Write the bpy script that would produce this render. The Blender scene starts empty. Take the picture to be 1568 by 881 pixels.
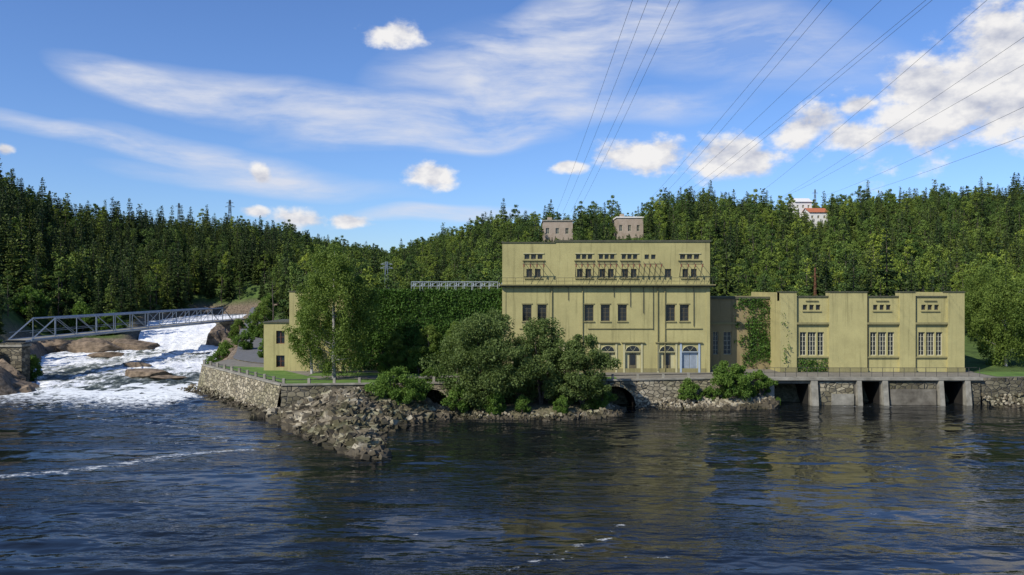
import bpy, math, random
import numpy as np
from mathutils import Vector
rng=np.random.default_rng(7); random.seed(7)
scene=bpy.context.scene
F=1230.0; CH=13.5
def X(u,Y): return (u-784.0)/F*Y          # surveying helpers (metres)
def Z(v,Y): return CH-(v-440.5)/F*Y

# ------------------------------------------------------------ materials
def newmat(name):
    m=bpy.data.materials.new(name); m.use_nodes=True
    nt=m.node_tree; b=nt.nodes['Principled BSDF']; b.inputs['Specular IOR Level'].default_value=0.25
    return m,nt,b
def nd(nt,t,**k):
    n=nt.nodes.new(t)
    for a,v in k.items(): setattr(n,a,v)
    return n
def ramp(nt,fac,stops):
    r=nd(nt,'ShaderNodeValToRGB'); e=r.color_ramp.elements
    while len(e)<len(stops): e.new(0.5)
    for i,(p,c) in enumerate(stops):
        e[i].position=p; e[i].color=(*c,1)
    nt.links.new(fac,r.inputs[0]); return r.outputs[0]
def pos(nt,scale=(1,1,1)):
    g=nd(nt,'ShaderNodeNewGeometry'); m=nd(nt,'ShaderNodeMapping'); m.inputs['Scale'].default_value=scale
    nt.links.new(g.outputs['Position'],m.inputs[0]); return m.outputs[0]
def noise(nt,vec,scale,detail=6,rough=0.6):
    n=nd(nt,'ShaderNodeTexNoise'); n.inputs['Scale'].default_value=scale; n.inputs['Detail'].default_value=detail
    n.inputs['Roughness'].default_value=rough; nt.links.new(vec,n.inputs['Vector']); return n.outputs['Fac']
def mul(nt,a,b,f=1.0,bt='MULTIPLY'):
    m=nd(nt,'ShaderNodeMix',data_type='RGBA',blend_type=bt); m.inputs[0].default_value=f
    nt.links.new(a,m.inputs[6])
    if isinstance(b,tuple): m.inputs[7].default_value=(*b,1)
    else: nt.links.new(b,m.inputs[7])
    return m.outputs[2]
def bump(nt,b,h,strength=0.5,dist=0.1):
    n=nd(nt,'ShaderNodeBump'); n.inputs['Strength'].default_value=strength; n.inputs['Distance'].default_value=dist
    nt.links.new(h,n.inputs['Height']); nt.links.new(n.outputs[0],b.inputs['Normal'])
def simple(name,c1,c2,scale=2,rough=0.8,metal=0,bs=0.3,bd=0.02):
    m,nt,b=newmat(name); n=noise(nt,pos(nt),scale)
    nt.links.new(ramp(nt,n,[(0.3,c1),(0.7,c2)]),b.inputs['Base Color'])
    b.inputs['Roughness'].default_value=rough; b.inputs['Metallic'].default_value=metal
    bump(nt,b,n,bs,bd); return m
def stucco(name,c):
    m,nt,b=newmat(name)
    n1=noise(nt,pos(nt,(1,1,1)),0.35,5); n2=noise(nt,pos(nt,(2.2,2.2,0.12)),1.2,6); n3=noise(nt,pos(nt),9,3)
    c0=ramp(nt,n1,[(0.3,tuple(x*0.84 for x in c)),(0.7,tuple(x*1.1 for x in c))])
    st=ramp(nt,n2,[(0.28,(0.55,0.56,0.55)),(0.46,(1,1,1)),(0.8,(1.05,1.05,1.04))])
    c1=mul(nt,c0,st,0.75)
    c2=mul(nt,c1,ramp(nt,n3,[(0.3,(0.92,0.92,0.92)),(0.7,(1.06,1.06,1.06))]),1)
    nt.links.new(c2,b.inputs['Base Color']); b.inputs['Roughness'].default_value=0.9
    bump(nt,b,n3,0.25,0.02); return m
def stone(name,ca,cb,scale=1.6,mort=(0.09,0.085,0.07),zs=1.7):
    m,nt,b=newmat(name)
    v=pos(nt,(1,1,zs))
    vo=nd(nt,'ShaderNodeTexVoronoi',feature='F1'); vo.inputs['Scale'].default_value=scale; vo.inputs['Randomness'].default_value=0.85; nt.links.new(v,vo.inputs['Vector'])
    ve=nd(nt,'ShaderNodeTexVoronoi',feature='DISTANCE_TO_EDGE'); ve.inputs['Scale'].default_value=scale; ve.inputs['Randomness'].default_value=0.85; nt.links.new(v,ve.inputs['Vector'])
    s=nd(nt,'ShaderNodeSeparateColor'); nt.links.new(vo.outputs['Color'],s.inputs[0])
    c=ramp(nt,s.outputs[0],[(0,ca),(1,cb)])
    c=mul(nt,c,ramp(nt,noise(nt,pos(nt),3,8),[(0.3,(0.7,0.7,0.68)),(0.7,(1.15,1.13,1.08))]),1)
    c=mul(nt,c,ramp(nt,noise(nt,pos(nt),0.25,4),[(0.35,(0.6,0.62,0.5)),(0.6,(1.1,1.1,1.08))]),1)
    e=ramp(nt,ve.outputs['Distance'],[(0.0,(0,0,0)),(0.09,(1,1,1))])
    mx=nd(nt,'ShaderNodeMix',data_type='RGBA'); nt.links.new(e,mx.inputs[0]); mx.inputs[6].default_value=(*mort,1); nt.links.new(c,mx.inputs[7])
    nt.links.new(mx.outputs[2],b.inputs['Base Color']); b.inputs['Roughness'].default_value=0.9
    bump(nt,b,e,0.9,0.12); return m
def leafmat(name,dark,light,instance=False,trans=0.3):
    m,nt,b=newmat(name)
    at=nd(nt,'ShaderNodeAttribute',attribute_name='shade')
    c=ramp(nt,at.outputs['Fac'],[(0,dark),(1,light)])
    if instance:
        oi=nd(nt,'ShaderNodeObjectInfo')
        c=mul(nt,c,ramp(nt,oi.outputs['Random'],[(0,(0.5,0.6,0.65)),(0.5,(1,1,1)),(1,(1.7,1.45,1.0))]),1)
        c=mul(nt,c,ramp(nt,noise(nt,pos(nt),0.014,2),[(0.35,(0.65,0.7,0.75)),(0.65,(1.35,1.25,1.05))]),1)
    nt.links.new(c,b.inputs['Base Color']); b.inputs['Roughness'].default_value=0.6; b.inputs['Specular IOR Level'].default_value=0.15
    if trans>0:
        t=nd(nt,'ShaderNodeBsdfTranslucent'); nt.links.new(mul(nt,c,(1.2,1.3,0.6)),t.inputs[0])
        ms=nd(nt,'ShaderNodeMixShader'); ms.inputs[0].default_value=trans
        nt.links.new(b.outputs[0],ms.inputs[1]); nt.links.new(t.outputs[0],ms.inputs[2])
        nt.links.new(ms.outputs[0],nt.nodes['Material Output'].inputs[0])
    return m

M={}
M['olive']=stucco('olive_render',(0.385,0.345,0.152))
M['olive_d']=stucco('olive_render_weathered',(0.25,0.20,0.10))
M['trim']=stucco('olive_trim',(0.24,0.215,0.10))
M['cream']=simple('cream_paint',(0.40,0.37,0.2),(0.46,0.43,0.25),3,0.6)
M['bluedoor']=simple('pale_blue_paint',(0.30,0.36,0.41),(0.36,0.42,0.47),2,0.5)
M['coping']=simple('dark_coping',(0.06,0.06,0.04),(0.1,0.1,0.06),2,0.7)
M['frame']=simple('window_frame_brown',(0.10,0.085,0.05),(0.14,0.12,0.07),4,0.6)
M['wframe']=simple('window_frame_cream',(0.42,0.4,0.28),(0.5,0.48,0.35),4,0.6)
m,nt,b=newmat('window_glass'); b.inputs['Base Color'].default_value=(0.02,0.022,0.022,1); b.inputs['Roughness'].default_value=0.12; b.inputs['Specular IOR Level'].default_value=0.5; M['glass']=m
M['roof']=simple('roof_felt',(0.06,0.06,0.055),(0.09,0.09,0.08),1)
M['steel']=simple('grey_steel',(0.22,0.26,0.29),(0.33,0.37,0.41),2,0.45,0.2)
M['dsteel']=simple('dark_steel',(0.05,0.05,0.045),(0.09,0.085,0.07),2,0.5,0.3)
M['rust']=simple('red_brown_steel',(0.16,0.06,0.035),(0.2,0.09,0.05),2,0.7)
M['conc']=simple('concrete',(0.15,0.14,0.11),(0.33,0.31,0.25),1.1,0.9,0,0.6,0.05)
M['wetconc']=simple('stained_concrete',(0.07,0.06,0.045),(0.22,0.20,0.155),0.8,0.9,0,0.6,0.05)
M['stone']=stone('masonry_stone',(0.17,0.145,0.10),(0.44,0.39,0.29),1.5)
M['stone2']=stone('masonry_stone_dark',(0.08,0.07,0.05),(0.25,0.22,0.16),1.3)
M['dark']=simple('opening_shade',(0.012,0.011,0.010),(0.022,0.02,0.017),1)  # near-black colour paints the shade inside tunnel arches and sluice openings
M['asphalt']=simple('asphalt',(0.11,0.11,0.11),(0.16,0.16,0.155),1.5,0.9)
M['gravel']=simple('gravel',(0.14,0.13,0.105),(0.22,0.2,0.16),0.8,0.95)
M['grass']=simple('grass',(0.06,0.12,0.02),(0.13,0.21,0.045),0.6,0.9,0,0.6,0.1)
M['bark']=simple('bark',(0.05,0.04,0.03),(0.12,0.1,0.08),4,0.9,0,0.8,0.05)
M['birchbark']=simple('birch_bark',(0.12,0.11,0.1),(0.5,0.48,0.44),3,0.8)
M['rock']=simple('bank_rock',(0.06,0.045,0.03),(0.29,0.22,0.15),0.9,0.9,0,1,0.3)
M['brownwall']=simple('brown_stone_wall',(0.30,0.24,0.18),(0.40,0.33,0.26),0.6,0.9)
M['white']=simple('white_paint',(0.6,0.58,0.54),(0.72,0.7,0.66),2,0.7)
M['redroof']=simple('red_tile',(0.35,0.11,0.05),(0.45,0.16,0.08),2,0.8)
M['cable']=simple('cable_metal',(0.07,0.075,0.08),(0.12,0.125,0.13),2,0.5)
m,nt,b=newmat('rubble_stone'); at=nd(nt,'ShaderNodeAttribute',attribute_name='shade')
c=ramp(nt,at.outputs['Fac'],[(0,(0.04,0.035,0.026)),(0.6,(0.15,0.128,0.092)),(1,(0.36,0.33,0.26))])
n=noise(nt,pos(nt),4,6); c=mul(nt,c,ramp(nt,n,[(0.3,(0.7,0.7,0.68)),(0.7,(1.2,1.18,1.1))]),1)
c=mul(nt,c,ramp(nt,noise(nt,pos(nt),0.35,4),[(0.36,(0.55,0.58,0.42)),(0.55,(1.05,1.03,1.0))]),1)
nt.links.new(c,b.inputs['Base Color']); b.inputs['Roughness'].default_value=0.9; bump(nt,b,n,0.6,0.05); M['rubble']=m
M['leaf_birch']=leafmat('birch_leaves',(0.06,0.105,0.018),(0.17,0.23,0.045))
M['leaf_willow']=leafmat('willow_leaves',(0.05,0.085,0.02),(0.15,0.20,0.06))
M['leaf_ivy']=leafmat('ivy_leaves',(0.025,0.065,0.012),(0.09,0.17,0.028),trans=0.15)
M['leaf_shrub']=leafmat('shrub_leaves',(0.045,0.10,0.016),(0.14,0.22,0.04))
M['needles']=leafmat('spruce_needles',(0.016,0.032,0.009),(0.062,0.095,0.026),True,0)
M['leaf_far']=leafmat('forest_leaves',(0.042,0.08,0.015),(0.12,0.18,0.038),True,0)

# ------------------------------------------------------------ mesh tools
def link(o,parent=None):
    scene.collection.objects.link(o)
    if parent: o.parent=parent
    return o
def empty(name):
    e=bpy.data.objects.new(name,None); return link(e)
class MB:
    def __init__(s): s.v=[];s.f=[];s.m=[];s.mats=[]
    def mi(s,k):
        if k not in s.mats: s.mats.append(k)
        return s.mats.index(k)
    def face(s,pts,mat):
        n=len(s.v); s.v+= [tuple(p) for p in pts]; s.f.append(tuple(range(n,n+len(pts)))); s.m.append(s.mi(mat))
    def box(s,x0,x1,y0,y1,z0,z1,mat):
        n=len(s.v); s.v+=[(x0,y0,z0),(x1,y0,z0),(x1,y1,z0),(x0,y1,z0),(x0,y0,z1),(x1,y0,z1),(x1,y1,z1),(x0,y1,z1)]
        for q in [(0,3,2,1),(4,5,6,7),(0,1,5,4),(1,2,6,5),(2,3,7,6),(3,0,4,7)]:
            s.f.append(tuple(n+i for i in q)); s.m.append(s.mi(mat))
    def bar(s,p0,p1,r,mat,n=4,r1=None):
        p0=Vector(p0);p1=Vector(p1); d=(p1-p0)
        if d.length<1e-6: return
        d.normalize(); a=d.orthogonal().normalized(); b=d.cross(a); r1=r if r1 is None else r1
        k=len(s.v)
        for P,R in ((p0,r),(p1,r1)):
            for i in range(n):
                t=2*math.pi*(i+.5)/n; s.v.append(tuple(P+a*math.cos(t)*R+b*math.sin(t)*R))
        for i in range(n):
            j=(i+1)%n; s.f.append((k+i,k+j,k+n+j,k+n+i)); s.m.append(s.mi(mat))
        s.f.append(tuple(k+i for i in reversed(range(n)))); s.m.append(s.mi(mat))
        s.f.append(tuple(k+n+i for i in range(n))); s.m.append(s.mi(mat))
    def build(s,name,parent=None,bevel=0):
        me=bpy.data.meshes.new(name); me.from_pydata(s.v,[],s.f); 
        for k in s.mats: me.materials.append(M[k])
        me.polygons.foreach_set('material_index',s.m); me.update()
        o=bpy.data.objects.new(name,me); link(o,parent)
        return o
def npmesh(name,V,Fq,mats,midx=None,shade=None,smooth=False):
    me=bpy.data.meshes.new(name); V=np.asarray(V,dtype=np.float32); Fq=np.asarray(Fq,dtype=np.int32); k=Fq.shape[1]
    me.vertices.add(len(V)); me.vertices.foreach_set('co',V.ravel())
    me.loops.add(Fq.size); me.loops.foreach_set('vertex_index',Fq.ravel())
    me.polygons.add(len(Fq)); me.polygons.foreach_set('loop_start',np.arange(0,Fq.size,k,dtype=np.int32))
    for q in mats: me.materials.append(M[q])
    if midx is not None: me.polygons.foreach_set('material_index',np.asarray(midx,dtype=np.int32))
    me.update(calc_edges=True)
    if shade is not None:
        a=me.attributes.new('shade','FLOAT','POINT'); a.data.foreach_set('value',np.asarray(shade,dtype=np.float32))
    me.polygons.foreach_set('use_smooth',np.full(len(Fq),smooth))
    return me
def leafquads(C,size,r,up=0.0,elong=0.6):
    n=len(C); a=r.normal(size=(n,3)); a/=np.linalg.norm(a,axis=1)[:,None]
    b=r.normal(size=(n,3)); b[:,2]+=up; b-=a*np.sum(a*b,1)[:,None]; b/=np.linalg.norm(b,axis=1)[:,None]+1e-9
    s=(size*r.uniform(.6,1.35,n))[:,None]; a=a*s*0.5; b=b*s*0.5*elong
    V=np.stack([C-a,C+b,C+a,C-b],1).reshape(-1,3); Fq=np.arange(4*n).reshape(-1,4); return V,Fq
def trunkparts(mb,H,r0,targets,mat,lean=(0,0)):
    prev=Vector((0,0,-0.3)); pr=r0*1.25
    for i in range(1,7):
        t=i/6; p=Vector((lean[0]*t+random.uniform(-.12,.12),lean[1]*t+random.uniform(-.12,.12),H*t)); r=r0*(1-t)**0.8+0.02
        mb.bar(prev,p,pr,mat,7,r); prev=p; pr=r
    for c in targets:
        c=Vector(c); zc=max(0.15*H,c.z-0.45*math.hypot(c.x,c.y)-.4); t=min(zc/H,1); s=Vector((lean[0]*t,lean[1]*t,zc))
        mid=(s+c)/2+Vector((0,0,-0.15)); rr=max(0.03,r0*0.35*(1-t))
        mb.bar(s,mid,rr,mat,4,rr*.6); mb.bar(mid,c,rr*.6,mat,4,0.012)
def crown_tree(name,H,R,zb,ncl,per,ls,mat,bark,seed,r0=0.2,stems=1,droop=0,shape=1.0,spread=0.26,flat=0.8):
    r=np.random.default_rng(seed); random.seed(seed)
    cs=[];cr=[]
    lob=r.uniform(0,6.28,4)
    while len(cs)<ncl:
        p=r.uniform(-1,1,3); q=np.linalg.norm(p)
        if q>1 or q<0.25: continue
        th=math.atan2(p[1],p[0]); rad=1+0.14*math.sin(2*th+lob[0]+3*p[2])+0.12*math.sin(3*th+lob[1]-4*p[2])
        h=(p[2]+1)/2; prof=(1-max(0,h-0.45)/0.55*0.55*shape) if shape>0 else 1
        c=np.array([p[0]*R*rad*prof,p[1]*R*rad*prof,zb+(H-zb)*h]); cs.append(c); cr.append(R*spread*r.uniform(.55,1.25))
    cs=np.array(cs); cr=np.array(cr)
    k=np.repeat(np.arange(ncl),per); n=len(k)
    d=r.normal(size=(n,3)); d/=np.linalg.norm(d,axis=1)[:,None]; rr=r.uniform(0,1,n)**0.45
    P=cs[k]+d*(rr*cr[k])[:,None]*np.array([1,1,flat]); 
    if droop: P[:,2]-=droop*r.uniform(0,1,n)**2*(rr)
    g=P[:,2]>0.15; P=P[g]; kk=k[g]
    V,Fq=leafquads(P,ls,r,0.6); nl=len(Fq)
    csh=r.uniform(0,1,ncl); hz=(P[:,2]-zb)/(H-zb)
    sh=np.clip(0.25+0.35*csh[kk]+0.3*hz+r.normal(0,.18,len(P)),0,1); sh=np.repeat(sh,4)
    mb=MB(); idx=r.choice(ncl,min(ncl,26),replace=False)
    if stems==1: trunkparts(mb,H*0.93,r0,[cs[i] for i in idx],bark)
    else:
        for s in range(stems):
            a=6.28*s/stems; trunkparts(mb,H*0.8,r0*.7,[cs[i] for i in idx[s::stems]],bark,(math.cos(a)*R*.4,math.sin(a)*R*.4))
    TV=np.array(mb.v); nb=len(TV)
    TF=np.array([f for f in mb.f if len(f)==4])
    V=np.vstack([TV,V]); Fa=np.vstack([TF,Fq+nb]); mi=np.r_[np.ones(len(TF)),np.zeros(nl)]
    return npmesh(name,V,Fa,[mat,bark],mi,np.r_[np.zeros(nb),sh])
def place(me,name,x,y,z,rot=0,s=1):
    o=bpy.data.objects.new(name,me); o.location=(x,y,z); o.rotation_euler=(0,0,rot); o.scale=(s,s,s); return link(o)
def spruce_mesh(name,H,R,seed,mat='needles'):
    r=np.random.default_rng(seed); Vs=[];Fs=[];sh=[];n=0
    nt_=26
    for k in range(nt_):
        t=(k+r.uniform(0,.6))/nt_; z=H*(0.08+0.9*t); rad=R*(1-t)**0.85*r.uniform(.75,1.15)+0.12
        nb=int(10-4*t)
        for j in range(nb):
            a=6.28*(j+r.uniform(-.4,.4))/nb+k; L=rad*r.uniform(.7,1.15); dx,dy=math.cos(a),math.sin(a); w=0.30*L+0.08
            dr=L*r.uniform(.2,.42)
            px,py=-dy,dx
            c0=np.array([0,0,z]); c1=np.array([dx*L*.55,dy*L*.55,z-dr*.4]); c2=np.array([dx*L,dy*L,z-dr])
            p=np.array([px,py,0])
            q=[c0,c1+p*w*.5-[0,0,.1*L],c2,c1-p*w*.5-[0,0,.1*L]]
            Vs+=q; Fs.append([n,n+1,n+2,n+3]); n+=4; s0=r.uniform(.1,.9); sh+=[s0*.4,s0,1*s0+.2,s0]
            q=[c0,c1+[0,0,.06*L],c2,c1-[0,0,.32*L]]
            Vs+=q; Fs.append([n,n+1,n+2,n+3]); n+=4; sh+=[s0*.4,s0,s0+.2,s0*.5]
    V=np.array(Vs); P=V[2::4]+r.normal(0,.15,(len(V[2::4]),3)); lv,lf=leafquads(P,R*.18,r)
    mb=MB(); mb.bar((0,0,-.5),(0,0,H*.98),H*.014,'bark',5,0.01); TV=np.array(mb.v); TF=np.array([f for f in mb.f if len(f)==4])
    ext=r.uniform(.2,1,len(P)).repeat(4)
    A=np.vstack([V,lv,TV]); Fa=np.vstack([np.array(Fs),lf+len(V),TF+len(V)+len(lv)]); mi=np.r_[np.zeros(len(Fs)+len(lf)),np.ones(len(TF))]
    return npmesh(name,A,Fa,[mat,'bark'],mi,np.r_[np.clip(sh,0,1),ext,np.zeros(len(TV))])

# ------------------------------------------------------------ ground
W=np.array([(-95,-300),(-80,40),(-72,85),(-62,102),(-80,139),(-89,157),(-75,163),(-88,200),(-95,250),(-74,250),(-69,198),(-56,163),(-50,135),(-42.5,109),(-40,107),(-23,88),(-6,89.5),(14,92),(28,94.5),(54,94.5),(62,95.5),(110,98),(900,100),(900,-300)],float)
def sdist(poly,x,y):
    d=np.full(x.shape,1e9); ins=np.zeros(x.shape,bool); n=len(poly)
    for i in range(n):
        a=poly[i]; b=poly[(i+1)%n]; ex,ey=b-a; t=np.clip(((x-a[0])*ex+(y-a[1])*ey)/(ex*ex+ey*ey),0,1)
        d=np.minimum(d,np.hypot(x-a[0]-t*ex,y-a[1]-t*ey))
        c=((a[1]>y)!=(b[1]>y))&(x<(b[0]-a[0])*(y-a[1])/(b[1]-a[1]+1e-12)+a[0]); ins^=c
    return np.where(ins,d,-d)
def ss(t): t=np.clip(t,0,1); return t*t*(3-2*t)
def fb(x,y,s=1.0):
    x=x*s;y=y*s; v=0
    for k,(a,b,c) in enumerate([(1,.7,.3),(-.8,1.3,1.7),(2.3,-1.1,.5),(1.9,2.7,2.2),(-4.1,3.3,.9),(5.3,4.7,3.1),(9.1,-7.3,1.1),(8.3,11.7,.4)]):
        v=v+np.sin(a*x+b*y+c+1.7*np.sin(b*x*.7-a*y*.6+k))/(1+k*.55)
    return v/3
ug=[-300,0,100,250,340,420,500,600,660,740,930,1060,1200,1568,1900]
Rg=[290,300,330,380,400,420,480,520,480,350,310,320,340,410,430]
Bg=[95,108,165,205,215,165,160,170,165,150,140,138,136,134,134]
vt=[236,290,338,350,352,360,382,398,382,338,322,318,326,308,302]
RUB=np.array([(-24.6,84.5),(-24.2,81.5),(-18.5,73),(-11.8,63.3),(-10.2,63.2),(-11.2,68),(-12.5,74.5),(-9.5,79.5),(-6.5,84),(-7,88),(-23,89)],float)
ISL=np.array([(-6.8,84.5),(-3,82.8),(4,82.5),(9.3,84),(10.5,88),(8,92),(-6,91)],float)
ISR=np.array([(14.5,90.2),(19,89.3),(24,90),(28.5,91.2),(28,96),(15,94)],float)
def ground_z(x,y):
    d=-sdist(W,x,y)
    lift=np.where(x<-35,ss((y-160)/38)*4.0,0)
    base=np.where(d>0,-0.6+3.5*ss(d/3.5),-0.6+np.maximum(d,-4)*0.5)
    base=np.where(x<-48,base+np.where(d>0,0.45*fb(x,y,.35)*ss(d/6)+.0,0),base)
    rd=np.where((x<-28)&(x>-75),ss((y-118)/72)*3.0*ss(d/5),0)
    lawn=np.where(x>54,ss((y-97)/40)*3.2*ss(d/4),0)
    u=784+F*x/np.maximum(y,40.); R=np.interp(u,ug,Rg); B=np.interp(u,ug,Bg); v=np.interp(u,ug,vt)+0.85*14/R*F
    zr=CH+(440.5-v)*R/F
    s=ss((y-B)/(R-B))**0.9
    hill=s*(zr-3)*np.where(y>20,1,0)+ s*2.6*fb(x,y,.022)
    hill=hill*ss((d)/12)
    z=base+np.maximum(lift,rd)+lawn+hill
    for P,hm,sl in ((RUB,2.7,.42),(ISL,.9,.45),(ISR,.8,.5)):
        q=sdist(P,x,y); z=np.where(q>-1.5,np.maximum(z,np.minimum(hm,q*sl-.1)),z)
    return z
xs=np.unique(np.r_[np.arange(-900,-130,10),np.arange(-130,-100,3),np.arange(-100,62,1.2),np.arange(62,130,3),np.arange(130,901,10)])
ys=np.unique(np.r_[np.arange(-300,50,20),np.arange(50,60,3),np.arange(60,172,1.2),np.arange(172,300,3),np.arange(300,1001,8)])
gx,gy=np.meshgrid(xs,ys); gz=ground_z(gx,gy); nx,ny=len(xs),len(ys)
ii=(np.arange(ny-1)[:,None]*nx+np.arange(nx-1)[None,:]).ravel(); GF=np.stack([ii,ii+1,ii+nx+1,ii+nx],1)
m,nt,b=newmat('ground_soil_grass_rock'); M['ground']=m
n1=noise(nt,pos(nt),0.5,6); n2=noise(nt,pos(nt),2.5,6)
gr=ramp(nt,n1,[(0.3,(0.035,0.06,0.014)),(0.7,(0.10,0.155,0.035))])
rk=ramp(nt,n2,[(0.3,(0.06,0.045,0.03)),(0.7,(0.26,0.205,0.145))])
g=nd(nt,'ShaderNodeAttribute',attribute_name='shade')
mx=nd(nt,'ShaderNodeMix',data_type='RGBA'); nt.links.new(g.outputs['Fac'],mx.inputs[0]); nt.links.new(gr,mx.inputs[6]); nt.links.new(rk,mx.inputs[7])
nt.links.new(mx.outputs[2],b.inputs['Base Color']); b.inputs['Roughness'].default_value=.95; bump(nt,b,n2,.8,.3)
dW=-sdist(W,gx,gy); rocky=np.where(gy>163,np.clip(1-(dW-3)/3,0,1),np.clip(1-(dW-6)/4,0,1))*np.where(gx<-35,1,.7); rocky=np.where(gx>56,np.clip(1-(dW-2)/2,0,1),rocky)
me=npmesh('ground',np.stack([gx,gy,gz],-1).reshape(-1,3),GF,['ground'],None,rocky.ravel(),True)
link(bpy.data.objects.new('ground',me))

# ------------------------------------------------------------ water
m,nt,b=newmat('river_water'); M['water']=m
na=noise(nt,pos(nt,(0.5,1.1,1)),0.7,3,.5); nb_=noise(nt,pos(nt,(0.6,1.4,1)),2.2,3,.55); nc=noise(nt,pos(nt,(1,1.8,1)),0.07,4,.6)
ad=nd(nt,'ShaderNodeMath',operation='MULTIPLY_ADD'); nt.links.new(nb_,ad.inputs[0]); ad.inputs[1].default_value=0.36; nt.links.new(na,ad.inputs[2])
cal=nd(nt,'ShaderNodeMapRange'); nt.links.new(nc,cal.inputs[0]); cal.inputs[1].default_value=.42; cal.inputs[2].default_value=.6; cal.inputs[3].default_value=.15; cal.inputs[4].default_value=1.35
hh=nd(nt,'ShaderNodeMath',operation='MULTIPLY'); nt.links.new(ad.outputs[0],hh.inputs[0]); nt.links.new(cal.outputs[0],hh.inputs[1])
bump(nt,b,hh.outputs[0],1.0,0.135)
fa=nd(nt,'ShaderNodeAttribute',attribute_name='shade')
fn=noise(nt,pos(nt,(0.8,1.1,1)),1.3,9,.74)
fs=nd(nt,'ShaderNodeMath',operation='ADD'); nt.links.new(fa.outputs['Fac'],fs.inputs[0]); nt.links.new(fn,fs.inputs[1])
fm=nd(nt,'ShaderNodeMapRange'); nt.links.new(fs.outputs[0],fm.inputs[0]); fm.inputs[1].default_value=.98; fm.inputs[2].default_value=1.15
cc=nd(nt,'ShaderNodeMix',data_type='RGBA'); nt.links.new(fm.outputs[0],cc.inputs[0]); cc.inputs[6].default_value=(0.007,0.009,0.010,1); cc.inputs[7].default_value=(.75,.78,.77,1)
nt.links.new(cc.outputs[2],b.inputs['Base Color'])
rr=nd(nt,'ShaderNodeMapRange'); nt.links.new(fm.outputs[0],rr.inputs[0]); rr.inputs[3].default_value=.03; rr.inputs[4].default_value=.8; nt.links.new(rr.outputs[0],b.inputs['Roughness'])
b.inputs['IOR'].default_value=1.33; b.inputs['Specular IOR Level'].default_value=.40
def segd(x,y,pts):
    d=np.full(x.shape,1e9)
    for a,c in zip(pts[:-1],pts[1:]):
        a=np.array(a,float);c=np.array(c,float); e=c-a; t=np.clip(((x-a[0])*e[0]+(y-a[1])*e[1])/(e@e),0,1); d=np.minimum(d,np.hypot(x-a[0]-t*e[0],y-a[1]-t*e[1]))
    return d
wx=np.unique(np.r_[np.arange(-900,-110,30),np.arange(-110,-70,1),np.arange(-70,70,.4),np.arange(70,901,30)]); wy=np.unique(np.r_[np.arange(-300,30,15),np.arange(30,100,.3),np.arange(100,168,1.)])
hx,hy=np.meshgrid(wx,wy)
foam=np.clip((hy+0.25*(hx+50)-66)/36,0,1)*np.where(hx<-32,1,0)*ss((-32-hx)/10)*.68
foam=np.maximum(foam,.52*np.exp(-(segd(hx,hy+.9*fb(hx,hy,.3),[(-60,53),(-37,57.5),(-30,61),(-26,65.5),(-22,67)])/1.7)**2))
foam=np.maximum(foam,.44*np.exp(-(segd(hx,hy+.9*fb(hx,hy,.3),[(-45,84),(-32,78),(-26,72),(-20,69)])/2.2)**2))
foam=np.maximum(foam,.42*np.exp(-(segd(hx,hy+.9*fb(hx,hy,.3),[(-60,92),(-42,86),(-30,80)])/3)**2))
foam=np.maximum(foam,.44*np.exp(-(segd(hx,hy+.2*fb(hx,hy,.9),[(29,91.2),(53,91.2)])/.7)**2))
for (a,c,w_,s_) in [((-14,48),(3,40),1.2,.40),((5,60),(25,66),1.5,.38),((0,38),(6,45),1.0,.45),((30,52),(46,60),1.2,.38),((10,72),(20,70),1.5,.38),((2,40),(8,40.5),.8,.45),((26,62),(30,60),.7,.44),((20,48),(38,44),1.,.4),((40,74),(55,70),1.5,.36),((-30,70),(-20,60),1.5,.38)]:
    foam=np.maximum(foam,s_*np.exp(-(segd(hx,hy+.9*fb(hx,hy,.4),[a,c])/w_)**2))
gust=.3+1.2*ss(.5+.7*fb(hx+20,hy*1.7,.06))
hz=(0.055*fb(hx*.8,hy*1.5,1.0)+0.065*fb(hy*1.3+9,hx*.6,.42)+.02*fb(hx*1.1+5,hy*1.7,2.3))*gust
hz=hz*(1+3.5*np.clip(foam*(hx<-34)*(hy>80),0,1))
nx,ny=len(wx),len(wy); ii=(np.arange(ny-1)[:,None]*nx+np.arange(nx-1)[None,:]).ravel()
me=npmesh('river_water',np.stack([hx,hy,hz],-1).reshape(-1,3),np.stack([ii,ii+1,ii+nx+1,ii+nx],1),['water'],None,foam.ravel(),True)
link(bpy.data.objects.new('river_water',me))
m,nt,b=newmat('white_water'); M['foam']=m
fn=noise(nt,pos(nt,(1,.5,1)),.8,9,.75); at=nd(nt,'ShaderNodeAttribute',attribute_name='shade')
fs=nd(nt,'ShaderNodeMath',operation='ADD'); nt.links.new(at.outputs['Fac'],fs.inputs[0]); nt.links.new(fn,fs.inputs[1])
c=ramp(nt,fs.outputs[0],[(0.44,(0.03,0.04,0.035)),(0.54,(0.16,0.18,0.15)),(0.66,(0.88,0.89,0.88))]); nt.links.new(c,b.inputs['Base Color']); b.inputs['Roughness'].default_value=.5; bump(nt,b,fn,1,.35)
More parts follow.
